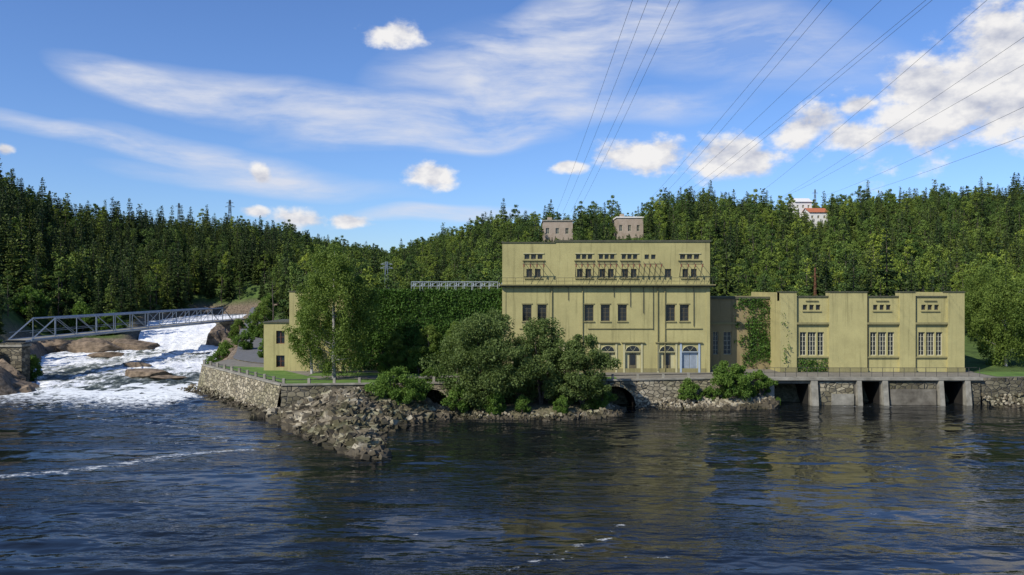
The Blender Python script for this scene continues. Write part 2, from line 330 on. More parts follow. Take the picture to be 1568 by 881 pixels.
def rapids(name,cl,hw,zf,sh,ns=150,nw=40,amp=.35):
    cl=np.array(cl,float); t=np.linspace(0,len(cl)-1,ns); cx=np.interp(t,range(len(cl)),cl[:,0]); cy=np.interp(t,range(len(cl)),cl[:,1]); w=np.interp(t,range(len(cl)),hw); z0=np.interp(t,range(len(cl)),zf)
    tx=np.gradient(cx);ty=np.gradient(cy);L=np.hypot(tx,ty);px=ty/L;py=-tx/L
    s=np.linspace(-1,1,nw); Xx=cx[:,None]+px[:,None]*w[:,None]*s; Yy=cy[:,None]+py[:,None]*w[:,None]*s
    Zz=z0[:,None]+amp*fb(Xx,Yy,.6)+amp*.7*fb(Yy,Xx,1.5)
    shv=np.interp(t,range(len(cl)),sh)[:,None]+.17*fb(Xx,Yy*.6,.22)
    ii=(np.arange(ns-1)[:,None]*nw+np.arange(nw-1)[None,:]).ravel()
    me=npmesh(name,np.stack([Xx,Yy,Zz],-1).reshape(-1,3),np.stack([ii,ii+1,ii+nw+1,ii+nw],1),['foam'],None,shv.ravel(),True)
    return link(bpy.data.objects.new(name,me))
rapids('river_rapids',[(-50,101),(-56,116),(-66,138),(-73,154),(-70,163)],[9,11,15,15,12],[-.32,.25,.6,1.0,1.0],[-.05,.09,.11,.13,.22])
rapids('waterfall',[(-65,160),(-71,170),(-76,182),(-80,196),(-84,240)],[8,7.5,7.5,8,9],[.4,2.0,3.7,5.3,5.4],[.4,.5,.5,.45,.1],amp=.2)

# ------------------------------------------------------------ rocks
CUBE=np.array([(-1,-1,-1),(1,-1,-1),(1,1,-1),(-1,1,-1),(-1,-1,1),(1,-1,1),(1,1,1),(-1,1,1)],float)*.5
CF=np.array([(0,3,2,1),(4,5,6,7),(0,1,5,4),(1,2,6,5),(2,3,7,6),(3,0,4,7)])
def slabs(name,P,smin,smax,seed,tilt=.45,lightp=.3,flat=.35):
    r=np.random.default_rng(seed); n=len(P); s=smin+(smax-smin)*r.uniform(0,1,n)**2.2
    dim=np.stack([s,s*r.uniform(.5,.9,n),s*r.uniform(flat*.6,flat*1.6,n)],1)
    V=CUBE[None]*dim[:,None,:]; V=V*(1+r.uniform(-.28,.18,V.shape))
    ex=r.normal(0,tilt,n);ey=r.normal(0,tilt,n);ez=r.uniform(0,6.28,n)
    def rot(V,a,i,j):
        c=np.cos(a)[:,None];s_=np.sin(a)[:,None]; A=V[:,:,i]*c-V[:,:,j]*s_; B=V[:,:,i]*s_+V[:,:,j]*c; V=V.copy(); V[:,:,i]=A;V[:,:,j]=B; return V
    V=rot(V,ex,1,2);V=rot(V,ey,0,2);V=rot(V,ez,0,1); V=V+P[:,None,:]
    Fq=(CF[None]+8*np.arange(n)[:,None,None]).reshape(-1,4)
    sh=np.clip(r.normal(.5,.25,n)+np.where(r.uniform(0,1,n)<lightp,.35,0),0,1); sh=np.where(P[:,2]<.2,sh*.35,sh)
    me=npmesh(name,V.reshape(-1,3),Fq,['rubble'],None,np.repeat(sh,8)); return link(bpy.data.objects.new(name,me))
def sample_poly(poly,n,r,m=0):
    lo=poly.min(0);hi=poly.max(0); out=[]
    while sum(map(len,out))<n:
        q=r.uniform(lo,hi,(n*2,2)); out.append(q[sdist(poly,q[:,0],q[:,1])>m])
    return np.vstack(out)[:n]
q=sample_poly(RUB,7500,rng,-.4); z=ground_z(q[:,0],q[:,1]); P=np.c_[q,z+rng.uniform(-.05,.25,len(q))]
slabs('rubble_breakwater',P,.25,1.3,3,.35,.25,.3)
def shore(name,pts,w,n,smin,smax,seed,h=.8,lightp=.4,fl=.6):
    r=np.random.default_rng(seed); pts=np.array(pts,float); t=r.uniform(0,len(pts)-1,n); x=np.interp(t,range(len(pts)),pts[:,0]);y=np.interp(t,range(len(pts)),pts[:,1]); o=r.uniform(0,1,n)
    d=np.diff(pts,axis=0); k=np.minimum(t.astype(int),len(pts)-2); dd=d[k]/np.linalg.norm(d[k],axis=1)[:,None]
    x+=dd[:,1]*o*w; y+=-dd[:,0]*o*w; z=(1-o)**1.2*h-.15+r.uniform(-.1,.1,n)
    return slabs(name,np.c_[x,y,z],smin,smax,seed,.5,lightp,fl)
shore('shore_rocks',[(-43,108),(-34,97.5),(-25,86.5),(-24.6,83)],2.2,900,.25,.8,11,.7)
shore('shore_rocks',[(-6.5,84.8),(-3,83.4),(4,83.0),(9.3,84.5),(10.8,88.5)],1.6,450,.25,.9,12,.6,.5)
shore('shore_rocks',[(14,90.8),(19,90),(24,90.6),(29,92.0)],2.2,600,.25,1.3,13,1.0,.6)
shore('shore_rocks',[(54,92.6),(62,93.6),(75,94.5),(100,96)],3,700,.3,1.1,14,1.4,.5)
shore('shore_rocks',[(-13,84),(-7,85)],2.5,200,.3,.9,15,.7,.5)
def boulder(name,x,y,z,sx,sy,sz,seed,mat='rock'):
    bpy.ops.mesh.primitive_ico_sphere_add(subdivisions=5,radius=1); o=bpy.context.object; o.name=name
    r=np.random.default_rng(seed); me=o.data; V=np.empty(len(me.vertices)*3); me.vertices.foreach_get('co',V); V=V.reshape(-1,3)
    dirs=r.normal(size=(18,3)); dirs/=np.linalg.norm(dirs,axis=1)[:,None]; lim=r.uniform(.55,.92,18)
    for d,l in zip(dirs,lim):
        k=V@d; V=np.where((k>l)[:,None],V-(k-l)[:,None]*d,V)
    V*=1+.035*fb(V[:,0]*5+seed,V[:,1]*5+V[:,2]*4)[:,None]+.02*fb(V[:,2]*19,V[:,1]*13+V[:,0]*14)[:,None]
    V=V*[sx,sy,sz]; me.vertices.foreach_set('co',V.astype(np.float32).ravel()); me.update(); me.materials.append(M[mat]); o.location=(x,y,z); o.rotation_euler=(0,0,r.uniform(-.3,.3)); return o
boulder('river_rock',-54.5,120,.6,5.4,2.2,.8,1); boulder('river_rock',-50,117,.4,2.6,1.4,.5,2); boulder('river_rock',-74,146,1.2,4,1.6,.7,3); boulder('river_rock',-62,132,.8,3,1.2,.6,4)
for i,(x,y,z,a,b_,c) in enumerate([(-66,106,.0,4,3,2.0),(-70,110,.8,5,4,3),(-63.5,104.5,-.2,2.2,2,1.2),(-76,114,1.6,6,5,4),(-84,158,1.2,9,4,2.4),(-76,162,1.4,6,3,2.0),(-92,158,1.5,7,4,3),(-62,172,2.2,4,5,3.2),(-56,160,1.3,3.5,4,2.6),(-51.5,146,1.0,2.5,4,2.0),(-60.5,186,3.4,4,4,3.4),(-63.5,178,2.4,2.5,4,2.8),(-46.5,130,.8,2,3,1.6),(-58,206,7,7,4,3.4),(-50,204,7,6,4,3.2)]):
    boulder('bank_rock',x,y,z,a,b_,c,20+i)

# ------------------------------------------------------------ terrace, stone walls, quay
TZ=3.1
edge=[(-41.5,107.5),(-24.5,85.2),(-6,87.2),(14,90.0),(28.8,92.5),(54,92.5),(62,93.6),(100,96)]
mb=MB(); mb.face([(x,y,TZ) for x,y in edge]+[(100,99,TZ),(57,99,TZ),(57,128,TZ),(-30,128,TZ),(-41,116,TZ)],'gravel'); mb.build('terrace_ground')
mb=MB(); mb.face([(x,y,TZ+.02) for x,y in [(-39,106.5),(-24.3,86.6),(-8,88.3),(12,90.8),(12,93.5),(-8,92),(-22,91.5),(-31,104)]],'grass')
mb.face([(x,y,TZ+.02) for x,y in [(-24,94.5),(-2,94.8),(-2,98),(-24,98)]],'grass')
mb.face([(x,y,TZ+.02) for x,y in [(56.5,93.6),(100,97),(100,98.9),(56.5,98.9)]],'grass'); mb.build('lawn')
def arch_wall(mb,p0,p1,mat,arches=(),batter=.35,z1=TZ-.01,z0=-1.2,thick=.0):
    p0=np.array(p0,float);p1=np.array(p1,float); L=np.linalg.norm(p1-p0); d=(p1-p0)/L; nrm=np.array([d[1],-d[0]])
    xs_=sorted(set([0,L]+[c-h+2*h*i/16 for c,h,sp in arches for i in range(17)]+list(np.linspace(0,L,max(2,int(L/2))))))
    def low(s):
        for c,h,sp in arches:
            if abs(s-c)<=h+1e-6: return sp+math.sqrt(max(0,h*h-(s-c)**2))*min(1,(z1-.5-sp)/h)
        return z0
    def pt(s,z):
        o=batter*(z1-z)/(z1-z0); q=p0+d*s+nrm*o; return (q[0],q[1],z)
    for a,b2 in zip(xs_[:-1],xs_[1:]):
        mid=(a+b2)/2; ina=any(abs(mid-c)<h for c,h,sp in arches)
        la,lb=(low(a),low(b2)) if ina else (z0,z0)
        mb.face([pt(a,la),pt(b2,lb),pt(b2,z1),pt(a,z1)],mat)
        if ina:
            A=pt(a,la);B=pt(b2,lb); q=-nrm*6
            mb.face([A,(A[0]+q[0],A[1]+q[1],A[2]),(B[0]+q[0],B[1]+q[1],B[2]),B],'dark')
            A2=pt(a,la);B2=pt(b2,lb); o=nrm*.12
            mb.face([(A2[0]+o[0],A2[1]+o[1],A2[2]),(B2[0]+o[0],B2[1]+o[1],B2[2]),(B2[0]+o[0],B2[1]+o[1],B2[2]+.38),(A2[0]+o[0],A2[1]+o[1],A2[2]+.38)],'stone')
            mb.face([(A2[0]+o[0],A2[1]+o[1],A2[2]),A2,B2,(B2[0]+o[0],B2[1]+o[1],B2[2])],'stone')
    for c,h,sp in arches:
        for s in (c-h,c+h):
            a=pt(s,z0);b2=pt(s,sp); q=-nrm*6
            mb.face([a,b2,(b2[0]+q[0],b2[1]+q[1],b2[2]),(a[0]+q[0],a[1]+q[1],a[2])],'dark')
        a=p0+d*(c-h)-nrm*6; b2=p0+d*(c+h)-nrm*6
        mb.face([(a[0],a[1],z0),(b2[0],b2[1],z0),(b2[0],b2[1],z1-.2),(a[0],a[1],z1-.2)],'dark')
mb=MB()
arch_wall(mb,edge[0],edge[1],'stone',batter=.9)
arch_wall(mb,edge[1],edge[2],'stone2',[(15.9,2.0,.5)])
arch_wall(mb,edge[2],edge[3],'stone2',[(17.6,2.5,.0)])
arch_wall(mb,edge[3],edge[4],'stone')
arch_wall(mb,edge[5],edge[6],'stone2'); arch_wall(mb,edge[6],edge[7],'stone2')
mb.face([(-41.5,107.5,-1),(-41.5,107.5,TZ-.01),(-41,116,TZ-.01),(-42.5,118,-1)],'stone')
mb.build('stone_retaining_wall')
mb=MB()
def along(pts,step):
    out=[]
    for a,b2 in zip(pts[:-1],pts[1:]):
        a=Vector((*a,0));b2=Vector((*b2,0)); n=max(1,int((b2-a).length/step))
        out+= [a.lerp(b2,i/n) for i in range(n)]
    return out+[Vector((*pts[-1],0))]
ed2=[(x+.15,y+.45) for x,y in edge[:5]]
for p in along(ed2,2.6): mb.box(p.x-.14,p.x+.14,p.y-.14,p.y+.14,TZ,TZ+.7,'conc')
q=along(ed2,2.6)
for a,b2 in zip(q[:-1],q[1:]): mb.bar((a.x,a.y,TZ+.55),(b2.x,b2.y,TZ+.55),.045,'dsteel')
mb.build('stone_post_fence')
mb=MB()
for a,b2 in zip(edge[:4],edge[1:5]):
    a=np.array(a);b2=np.array(b2);d=(b2-a)/np.linalg.norm(b2-a);n=np.array([d[1],-d[0]])
    P=[a+n*.12,b2+n*.12,b2-n*.35,a-n*.35]
    lo=[(p[0],p[1],TZ-.008) for p in P];hi=[(p[0],p[1],TZ+.16) for p in P]
    mb.face(hi,'conc'); mb.face([lo[0],lo[1],hi[1],hi[0]],'conc'); mb.face([lo[2],lo[3],hi[3],hi[2]],'conc')
mb.build('wall_coping')

def wall(mb,x0,x1,z0,z1,y,ops,mat,depth=.3,rev=None):
    rev=rev or mat
    xs_=sorted(set([x0,x1]+[v for o in ops for v in o[:2]])); zs_=sorted(set([z0,z1]+[v for o in ops for v in o[2:4]]))
    for a,b2 in zip(xs_[:-1],xs_[1:]):
        for c,d in zip(zs_[:-1],zs_[1:]):
            mx_,mz=(a+b2)/2,(c+d)/2
            if any(o[0]<mx_<o[1] and o[2]<mz<o[3] for o in ops): continue
            mb.face([(a,y,c),(b2,y,c),(b2,y,d),(a,y,d)],mat)
    for a,b2,c,d in [o[:4] for o in ops]:
        e=y+depth
        mb.face([(a,y,c),(a,y,d),(a,e,d),(a,e,c)],rev); mb.face([(b2,y,c),(b2,e,c),(b2,e,d),(b2,y,d)],rev)
        mb.face([(a,y,d),(b2,y,d),(b2,e,d),(a,e,d)],rev); mb.face([(a,y,c),(a,e,c),(b2,e,c),(b2,y,c)],rev)
def window(mb,a,b2,c,d,y,depth=.3,nx=2,nz=3,fm='frame',t=.06):
    e=y+depth
    mb.face([(a,e,c),(b2,e,c),(b2,e,d),(a,e,d)],'glass')
    f0,f1=e-.09,e-.005
    mb.box(a+.001,a+t,f0,f1,c+.001,d-.001,fm); mb.box(b2-t,b2-.001,f0,f1,c+.001,d-.001,fm); mb.box(a+t,b2-t,f0,f1,c+.001,c+t,fm); mb.box(a+t,b2-t,f0,f1,d-t,d-.001,fm)
    for i in range(1,nx): x=a+(b2-a)*i/nx; mb.box(x-t*.4,x+t*.4,f0+.02,f1,c+t,d-t,fm)
    for i in range(1,nz): z=c+(d-c)*i/nz; mb.box(a+t,b2-t,f0+.03,f1-.01,z-t*.3,z+t*.3,fm)

# quay with sluice openings
QY=92.5; xq=lambda u:X(u,QY); zq=lambda v:Z(v,QY)
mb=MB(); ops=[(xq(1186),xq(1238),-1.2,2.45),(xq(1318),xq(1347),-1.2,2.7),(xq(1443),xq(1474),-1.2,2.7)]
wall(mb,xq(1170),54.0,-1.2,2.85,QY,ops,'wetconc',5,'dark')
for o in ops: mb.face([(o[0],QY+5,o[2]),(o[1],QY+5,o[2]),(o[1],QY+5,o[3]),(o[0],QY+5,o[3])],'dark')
mb.face([(28.8,92.5,-1.2),(xq(1170),92.5,-1.2),(xq(1170),92.5,2.85),(28.8,92.5,2.85)],'wetconc')
mb.box(xq(1362),xq(1432),QY-.25,QY-.003,-1,zq(596),'wetconc')
mb.box(xq(1272),xq(1306),QY-.3,QY-.003,-1,zq(603),'conc')
mb.box(xq(1254),xq(1306),QY-.12,QY-.003,zq(603)+.01,2.6,'stone')
mb.box(xq(1362),xq(1432),QY-.12,QY-.003,zq(596)+.01,2.7,'stone2')
mb.box(xq(1254),xq(1271.5),QY-.14,QY-.003,-1,zq(603)+.005,'stone2')
mb.box(xq(1486),xq(1500),QY-.15,QY-.003,-1,2.6,'stone2')
mb.box(28.8,54,QY-.45,QY+.6,2.86,3.16,'conc')
for a,b2 in [(1173,1183),(1240,1250),(1310,1317),(1349,1357),(1435,1442),(1475,1483)]:
    xa,xb=xq(a),xq(b2); yb=QY-.45
    P=[(xa,yb-.5,-1.2),(xb,yb-.5,-1.2),(xb,QY-.004,-1.2),(xa,QY-.004,-1.2),(xa,yb+.05,2.84),(xb,yb+.05,2.84),(xb,QY-.004,2.84),(xa,QY-.004,2.84)]
    for q in [(4,5,6,7),(0,1,5,4),(1,2,6,5),(3,0,4,7)]: mb.face([P[i] for i in q],'conc')
mb.build('concrete_quay')
mb=MB()
for x_ in np.arange(29.2,54.2,1.25): mb.bar((x_,93.1,TZ+.05),(x_,93.1,TZ+1.1),.03,'dsteel')
for h in (.6,1.1): mb.bar((29.2,93.1,TZ+h),(53.9,93.1,TZ+h),.025,'dsteel')
mb.build('steel_railing')

# ------------------------------------------------------------ main power station
FY=98.4; fx=lambda u:X(u,FY); fz=lambda v:Z(v,FY)
ps=empty('power_station_building')
mb=MB(); wn=MB(); tr=MB(); do=MB()
x0,x1=fx(769),fx(1087); zc=fz(437); zt=fz(371)
winm=[(fx(a),fx(b2),fz(492),fz(467)) for a,b2 in [(800,814),(823,837),(895,909),(920,934),(946,960),(1020,1034),(1041,1055)]]
doors=[(fx(a),fx(b2),TZ,fz(540)) for a,b2 in [(919,942),(957,981),(1009,1034),(1044,1069),(838,862),(786,810)]]
wall(mb,x0,x1,TZ-.5,zc,FY,winm+[(a,b2,TZ,d) for a,b2,c,d in doors],'olive',.32)
for w_ in winm:
    window(wn,*w_,FY,.32,2,4)
    tr.box(w_[0]-.12,w_[1]+.12,FY-.12,FY-.004,w_[2]-.14,w_[2]-.02,'trim')
    tr.box(w_[0]-.1,w_[1]+.1,FY-.07,FY-.004,w_[3]+.05,w_[3]+.2,'trim')
for i,(a,b2,c,d) in enumerate(doors):
    mt='bluedoor' if i==3 else 'cream'; e=FY+.32
    do.box(a+.01,b2-.01,e-.1,e,c+.01,d-.01,mt); mid=(a+b2)/2
    do.box(mid-.02,mid+.02,e-.13,e-.1,c+.05,d-.05,'frame')
    if i!=3: do.box(mid-.45,mid+.45,e-.14,e-.1,c+.15,d-.15,'frame'); do.box(mid-.33,mid+.33,e-.16,e-.141,c+.9,d-.3,'glass')
    else:
        for k in (a+.2,mid+.12): do.box(k,k+.68,e-.12,e-.1,c+.3,d-.3,'steel')
    sm='bluedoor' if i==3 else 'cream'
    tr.box(a-.24,a-.005,FY-.1,FY-.004,c,d+1.15,sm); tr.box(b2+.005,b2+.24,FY-.1,FY-.004,c,d+1.15,sm); tr.box(a-.005,b2+.005,FY-.1,FY-.004,d+.03,d+.12,sm)
    hw=(b2-a)/2-.08; n=12; zb_=d+.16
    P=[(mid+hw*math.cos(math.pi*k/n),FY-.03,zb_+.68*math.sin(math.pi*k/n)) for k in range(n+1)]
    do.face(P,'glass')
    for k in range(n):
        A,B=P[k],P[k+1]
        tr.bar((A[0],FY-.06,A[2]),(B[0],FY-.06,B[2]),.045,'cream')
    for k in (4,8): do.bar((mid,FY-.045,zb_),P[k],.015,'cream')
    tr.box(a-.45,b2+.45,FY-.25,FY-.004,d+1.17,d+1.3,'trim')
grp=[(802,832),(881,908),(916,942),(951,977),(1040,1072)]
ops=[]
for a,b2 in grp:
    w_=(b2-a)/3.
    ops+=[(fx(a+w_*k+w_*.12),fx(a+w_*k+w_*.88),fz(397),fz(390)) for k in range(3)]
    c=(a+b2)/2; ops+=[(fx(c-11),fx(c-2),fz(425),fz(412)),(fx(c+2),fx(c+11),fz(425),fz(412))]
ops+=[(fx(a),fx(b2),fz(397),fz(390)) for a,b2 in [(987,994),(997,1004)]]+[(fx(1018),fx(1028),fz(425),fz(412))]
wall(mb,x0,x1,zc,zt,FY,ops,'olive',.25)
for o in ops: window(wn,*o,FY,.25,1 if o[1]-o[0]<.6 else 2,1 if o[3]-o[2]<.7 else 2,'frame',.05)
for a,b2 in grp:
    tr.box(fx(a-2),fx(b2+2),FY-.16,FY-.004,fz(400),fz(398.3),'trim'); tr.box(fx(a-1),fx(b2+1),FY-.1,FY-.004,fz(389),fz(387.8),'cream')
    c=(a+b2)/2; tr.box(fx(c-14),fx(c+14),FY-.14,FY-.004,fz(427.5),fz(426),'trim')
D=15
mb.face([(x0,FY,TZ-.5),(x0,FY,zt),(x0,FY+D,zt),(x0,FY+D,TZ-.5)],'olive'); mb.face([(x1,FY,TZ-.5),(x1,FY+D,TZ-.5),(x1,FY+D,zt),(x1,FY,zt)],'olive')
mb.face([(x0,FY+D,TZ-.5),(x0,FY+D,zt),(x1,FY+D,zt),(x1,FY+D,TZ-.5)],'olive')
mb.build('walls',ps)
rf=MB(); rf.face([(x0,FY,zt-.02),(x1,FY,zt-.02),(x1,FY+D,zt-.02),(x0,FY+D,zt-.02)],'roof')
rf.box(x0-.1,fx(850),FY-.12,FY+.3,zt-.1,zt+.02,'coping'); rf.box(fx(850),x1+.1,FY-.12,FY+.3,zt-.1+.12,zt+.24,'coping'); rf.box(fx(850),x1,FY+.0,FY+.28,zt,zt+.11,'olive')
rf.box(x1-.2,x1+.1,FY+.3,FY+D,zt-.1,zt+.1,'coping'); rf.box(x0-.1,x0+.2,FY+.3,FY+D,zt-.1,zt+.1,'coping')
rf.build('roof',ps)
tr.box(x0-.45,x1+.55,FY-.75,FY-.004,zc-.02,zc+.12,'trim'); tr.box(x0-.3,x1+.4,FY-.5,FY-.004,zc-.2,zc-.022,'coping')
tr.box(x0,x0+.45,FY-.06,FY-.003,TZ,zc-.25,'olive'); tr.box(x1-.45,x1,FY-.06,FY-.003,TZ,zc-.25,'olive')
tr.box(x0,x1-.5,FY-.05,FY-.003,TZ,TZ+.5,'trim')
for u in (892,1007,1018,845): tr.bar((fx(u),FY-.12,TZ+.2),(fx(u),FY-.12,zc-.2),.06,'trim',6)
for u,zz in ((965,470),(985,480),(1062,500),(940,455),(870,460),(1000,505)): tr.bar((fx(u),FY-.1,fz(zz)),(fx(u),FY-.1,zc-.2),.035,'dsteel',5)
tr.box(fx(900),fx(1000),FY-.12,FY-.004,fz(504),fz(502.6),'trim'); tr.box(fx(1018),fx(1075),FY-.12,FY-.004,fz(504),fz(502.6),'trim'); tr.box(fx(795),fx(842),FY-.12,FY-.004,fz(504),fz(502.6),'trim')
tr.build('trim_cornice',ps); wn.build('windows',ps); do.build('doors',ps)
mb=MB()
for x_ in np.arange(x0-.4,x1+.5,1.0): mb.bar((x_,FY-.7,zc+.12),(x_,FY-.7,zc+.9),.02,'dsteel')
for h in (.5,.9): mb.bar((x0-.4,FY-.7,zc+h),(x1+.5,FY-.7,zc+h),.02,'dsteel')
for a,b2 in grp+[(985,1010)]:
    for t in (0,.33,.66,1):
        x_=fx(a+(b2-a)*t)
        mb.bar((x_,FY-.01,fz(401)),(x_,FY-1.25,fz(405)),.035,'dsteel'); mb.bar((x_,FY-.01,fz(424)),(x_,FY-1.25,fz(405)),.035,'dsteel'); 
        mb.bar((x_,FY-1.25,fz(405)),(x_,FY-.75,zc+.9),.02,'dsteel')
        mb.bar((x_,FY-1.25,fz(405)),(x_,FY-1.25,fz(409.5)),.09,'rust',6)
    mb.bar((fx(a-2),FY-1.25,fz(405)),(fx(b2+2),FY-1.25,fz(405)),.045,'dsteel')
mb.build('insulator_brackets',ps)

# connector + right wing
wg=empty('switch_house_building'); CY=102.4
mb=MB(); wn=MB(); tr=MB()
cx0,cx1=x1,fx(1195); ct=Z(455,CY); cxx=lambda u:X(u,CY)
ops=[(cxx(a),cxx(b2),Z(543,CY),Z(508,CY)) for a,b2 in [(1092,1100),(1108,1120),(1150,1160)]]
wall(mb,cx0,cx1,TZ-.5,ct,CY,ops,'olive_d',.3)
for o in ops: window(wn,*o,CY,.3,2,5,'wframe')
tr.box(cx0+.01,cx1-.01,CY-.15,CY-.004,ct-.25,ct+.05,'coping'); tr.box(cx0+.01,cx1-.01,CY-.12,CY-.004,Z(497,CY),Z(494,CY),'trim')
WX=[1195,1220,1270,1328,1378,1402,1452,1477]; zp=fz(448); zb2=fz(455)
for i in range(7):
    a,b2=fx(WX[i]),fx(WX[i+1])
    if i in (1,3,5):
        w_=WX[i+1]-WX[i]; u0=WX[i]
        ops=[(fx(u0+w_*p),fx(u0+w_*q),fz(545),fz(509)) for p,q in [(.13,.33),(.37,.63),(.67,.87)]]
        ops+=[(fx(u0+w_*p),fx(u0+w_*q),fz(475),fz(467)) for p,q in [(.22,.36),(.42,.56),(.62,.76)]]
        wall(mb,a,b2,TZ-.5,zb2,FY+.35,ops,'olive',.28)
        for o in ops[:3]: window(wn,*o,FY+.35,.28,2 if o[1]-o[0]<.95 else 3,5,'wframe',.07)
        for o in ops[3:]: window(wn,*o,FY+.35,.28,1,1,'frame',.05)
        tr.box(fx(u0+w_*.2),fx(u0+w_*.78),FY+.22,FY+.346,fz(478),fz(476.3),'trim'); tr.box(fx(u0+w_*.3),fx(u0+w_*.68),FY+.2,FY+.346,fz(461.5),fz(460),'trim')
        tr.box(a+.01,b2-.01,FY+.02,FY+.346,fz(497),fz(494),'trim')
        tr.box(a+.01,b2-.01,FY+.15,FY+.346,fz(548.5),fz(546.5),'trim')
        tr.box(a+.01,b2-.01,FY+.2,FY+.75,zb2-.01,zb2+.14,'coping')
        mb.face([(a,FY,TZ-.5),(a,FY,zp),(a,FY+.35,zp),(a,FY+.35,TZ-.5)],'olive'); mb.face([(b2,FY,TZ-.5),(b2,FY+.35,TZ-.5),(b2,FY+.35,zp),(b2,FY,zp)],'olive')
    else:
        mb.face([(a,FY,TZ-.5),(b2,FY,TZ-.5),(b2,FY,zp),(a,FY,zp)],'olive')
        tr.box(a-.08,b2+.08,FY-.1,FY+1.2,zp+.005,zp+.13,'coping'); tr.box(a-.05,b2+.05,FY-.1,FY-.004,TZ,TZ+.6,'trim')
        mb.box(a,b2,FY+.4,FY+1.2,zb2-.5,zp,'olive')
a,b2=fx(1195),fx(1477)
mb.face([(a,FY,TZ-.5),(a,FY,zp),(a,FY+12,zp),(a,FY+12,TZ-.5)],'olive'); mb.face([(b2,FY,TZ-.5),(b2,FY+12,TZ-.5),(b2,FY+12,zp),(b2,FY,zp)],'olive')
mb.face([(cx0,FY+12.01,TZ-.5),(cx0,FY+12.01,zb2),(b2,FY+12.01,zb2),(b2,FY+12.01,TZ-.5)],'olive')
mb.face([(a,FY+.4,zb2-.03),(b2,FY+.4,zb2-.03),(b2,FY+12,zb2-.03),(a,FY+12,zb2-.03)],'roof'); mb.face([(cx0,CY,ct-.02),(cx1,CY,ct-.02),(cx1,FY+12,ct-.02),(cx0,FY+12,ct-.02)],'roof')
for u in (1328.5,1402): tr.bar((fx(u)+.1,FY+.2,TZ+.2),(fx(u)+.1,FY+.2,zb2),.05,'rust',6)
for x_ in np.arange(fx(1380),fx(1470),1.1): tr.bar((x_,FY+1.0,zp),(x_,FY+1.0,zp+.6),.02,'dsteel')
mb.build('walls',wg); wn.build('windows',wg); tr.build('trim',wg)

# left wing + annex
lw=empty('turbine_hall_wing'); LY=100.; mb=MB(); wn=MB(); tr=MB()
lx=lambda u:X(u,LY); lz=lambda v:Z(v,LY)
a,b2=lx(443),x0-.01; zt2=lz(447)
ops=[(lx(u),lx(u+12),lz(541),lz(510)) for u in (580,615,650,690)]
wall(mb,a,b2,TZ-.5,zt2,LY,ops,'olive',.3)
for o in ops: window(wn,*o,LY,.3,2,4)
mb.box(a,b2,LY+.31,LY+11,TZ-.5,zt2,'olive'); tr.box(a-.1,b2,LY-.1,LY+.5,zt2+.004,zt2+.12,'coping')
a2=lx(402); ops=[(lx(421),lx(434),lz(527),lz(507)),(lx(421),lx(434),lz(563),lz(545))]
wall(mb,a2,a-.01,TZ-.5,lz(495),LY+.5,ops,'olive',.3)
for o in ops: window(wn,*o,LY+.5,.3,2,2,'rust')
mb.box(a2,a-.01,LY+.81,LY+9,TZ-.5,lz(495),'olive'); tr.box(a2-.1,a-.02,LY+.35,LY+9,lz(495)+.004,lz(495)+.15,'coping')
mb.build('walls',lw); wn.build('windows',lw); tr.build('roof_coping',lw)
def ivy(name,x0,x1,z0,z1,y,n,seed,mask=None,ls=.24):
    r=np.random.default_rng(seed); x=r.uniform(x0,x1,n); z=r.uniform(z0,z1,n)
    bul=.35+.3*fb(x,z,.9)+.2*fb(z,x,2.2)
    if mask is not None: k=r.uniform(0,1,n)<mask(x,z); x,z,bul=x[k],z[k],bul[k]
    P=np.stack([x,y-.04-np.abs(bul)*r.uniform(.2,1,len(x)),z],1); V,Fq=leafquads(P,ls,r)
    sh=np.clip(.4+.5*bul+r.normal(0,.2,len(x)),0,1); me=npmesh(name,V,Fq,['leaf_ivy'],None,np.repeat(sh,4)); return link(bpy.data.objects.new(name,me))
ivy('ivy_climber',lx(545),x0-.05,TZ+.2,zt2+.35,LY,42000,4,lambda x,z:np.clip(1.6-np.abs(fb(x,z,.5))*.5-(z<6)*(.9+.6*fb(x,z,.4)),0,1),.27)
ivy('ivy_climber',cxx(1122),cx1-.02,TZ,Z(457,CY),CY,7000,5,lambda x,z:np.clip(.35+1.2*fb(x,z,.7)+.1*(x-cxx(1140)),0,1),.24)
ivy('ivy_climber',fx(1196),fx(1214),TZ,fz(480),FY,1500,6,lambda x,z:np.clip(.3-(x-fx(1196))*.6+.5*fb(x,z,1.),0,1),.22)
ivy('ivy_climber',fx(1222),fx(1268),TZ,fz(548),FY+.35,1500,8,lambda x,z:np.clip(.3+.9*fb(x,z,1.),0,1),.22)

mb=MB(); ya,yb=103,106; xa,xb=X(630,103),X(762,103); zt3=zt2+.1
for y_ in (ya,yb):
    for x_ in np.linspace(xa,xb,11): mb.bar((x_,y_,zt3-.2),(x_,y_,zt3+1.15),.045,'steel')
    mb.bar((xa,y_,zt3+1.15),(xb,y_,zt3+1.15),.05,'steel'); mb.bar((xa,y_,zt3+.6),(xb,y_,zt3+.6),.035,'steel')
for x_ in np.linspace(xa,xb,11):
    mb.bar((x_,ya,zt3+1.15),(x_,yb,zt3+1.15),.04,'steel'); 
    for dx in (.25,.55): mb.bar((x_+dx,ya,zt3+.6),(x_+dx,ya,zt3+1.05),.08,'steel',6,.05)
for i in range(10):
    s=(xb-xa)/10; mb.bar((xa+s*i,ya,zt3+.6),(xa+s*(i+1),ya,zt3+1.15),.025,'steel')
mb.build('switchgear_frame')

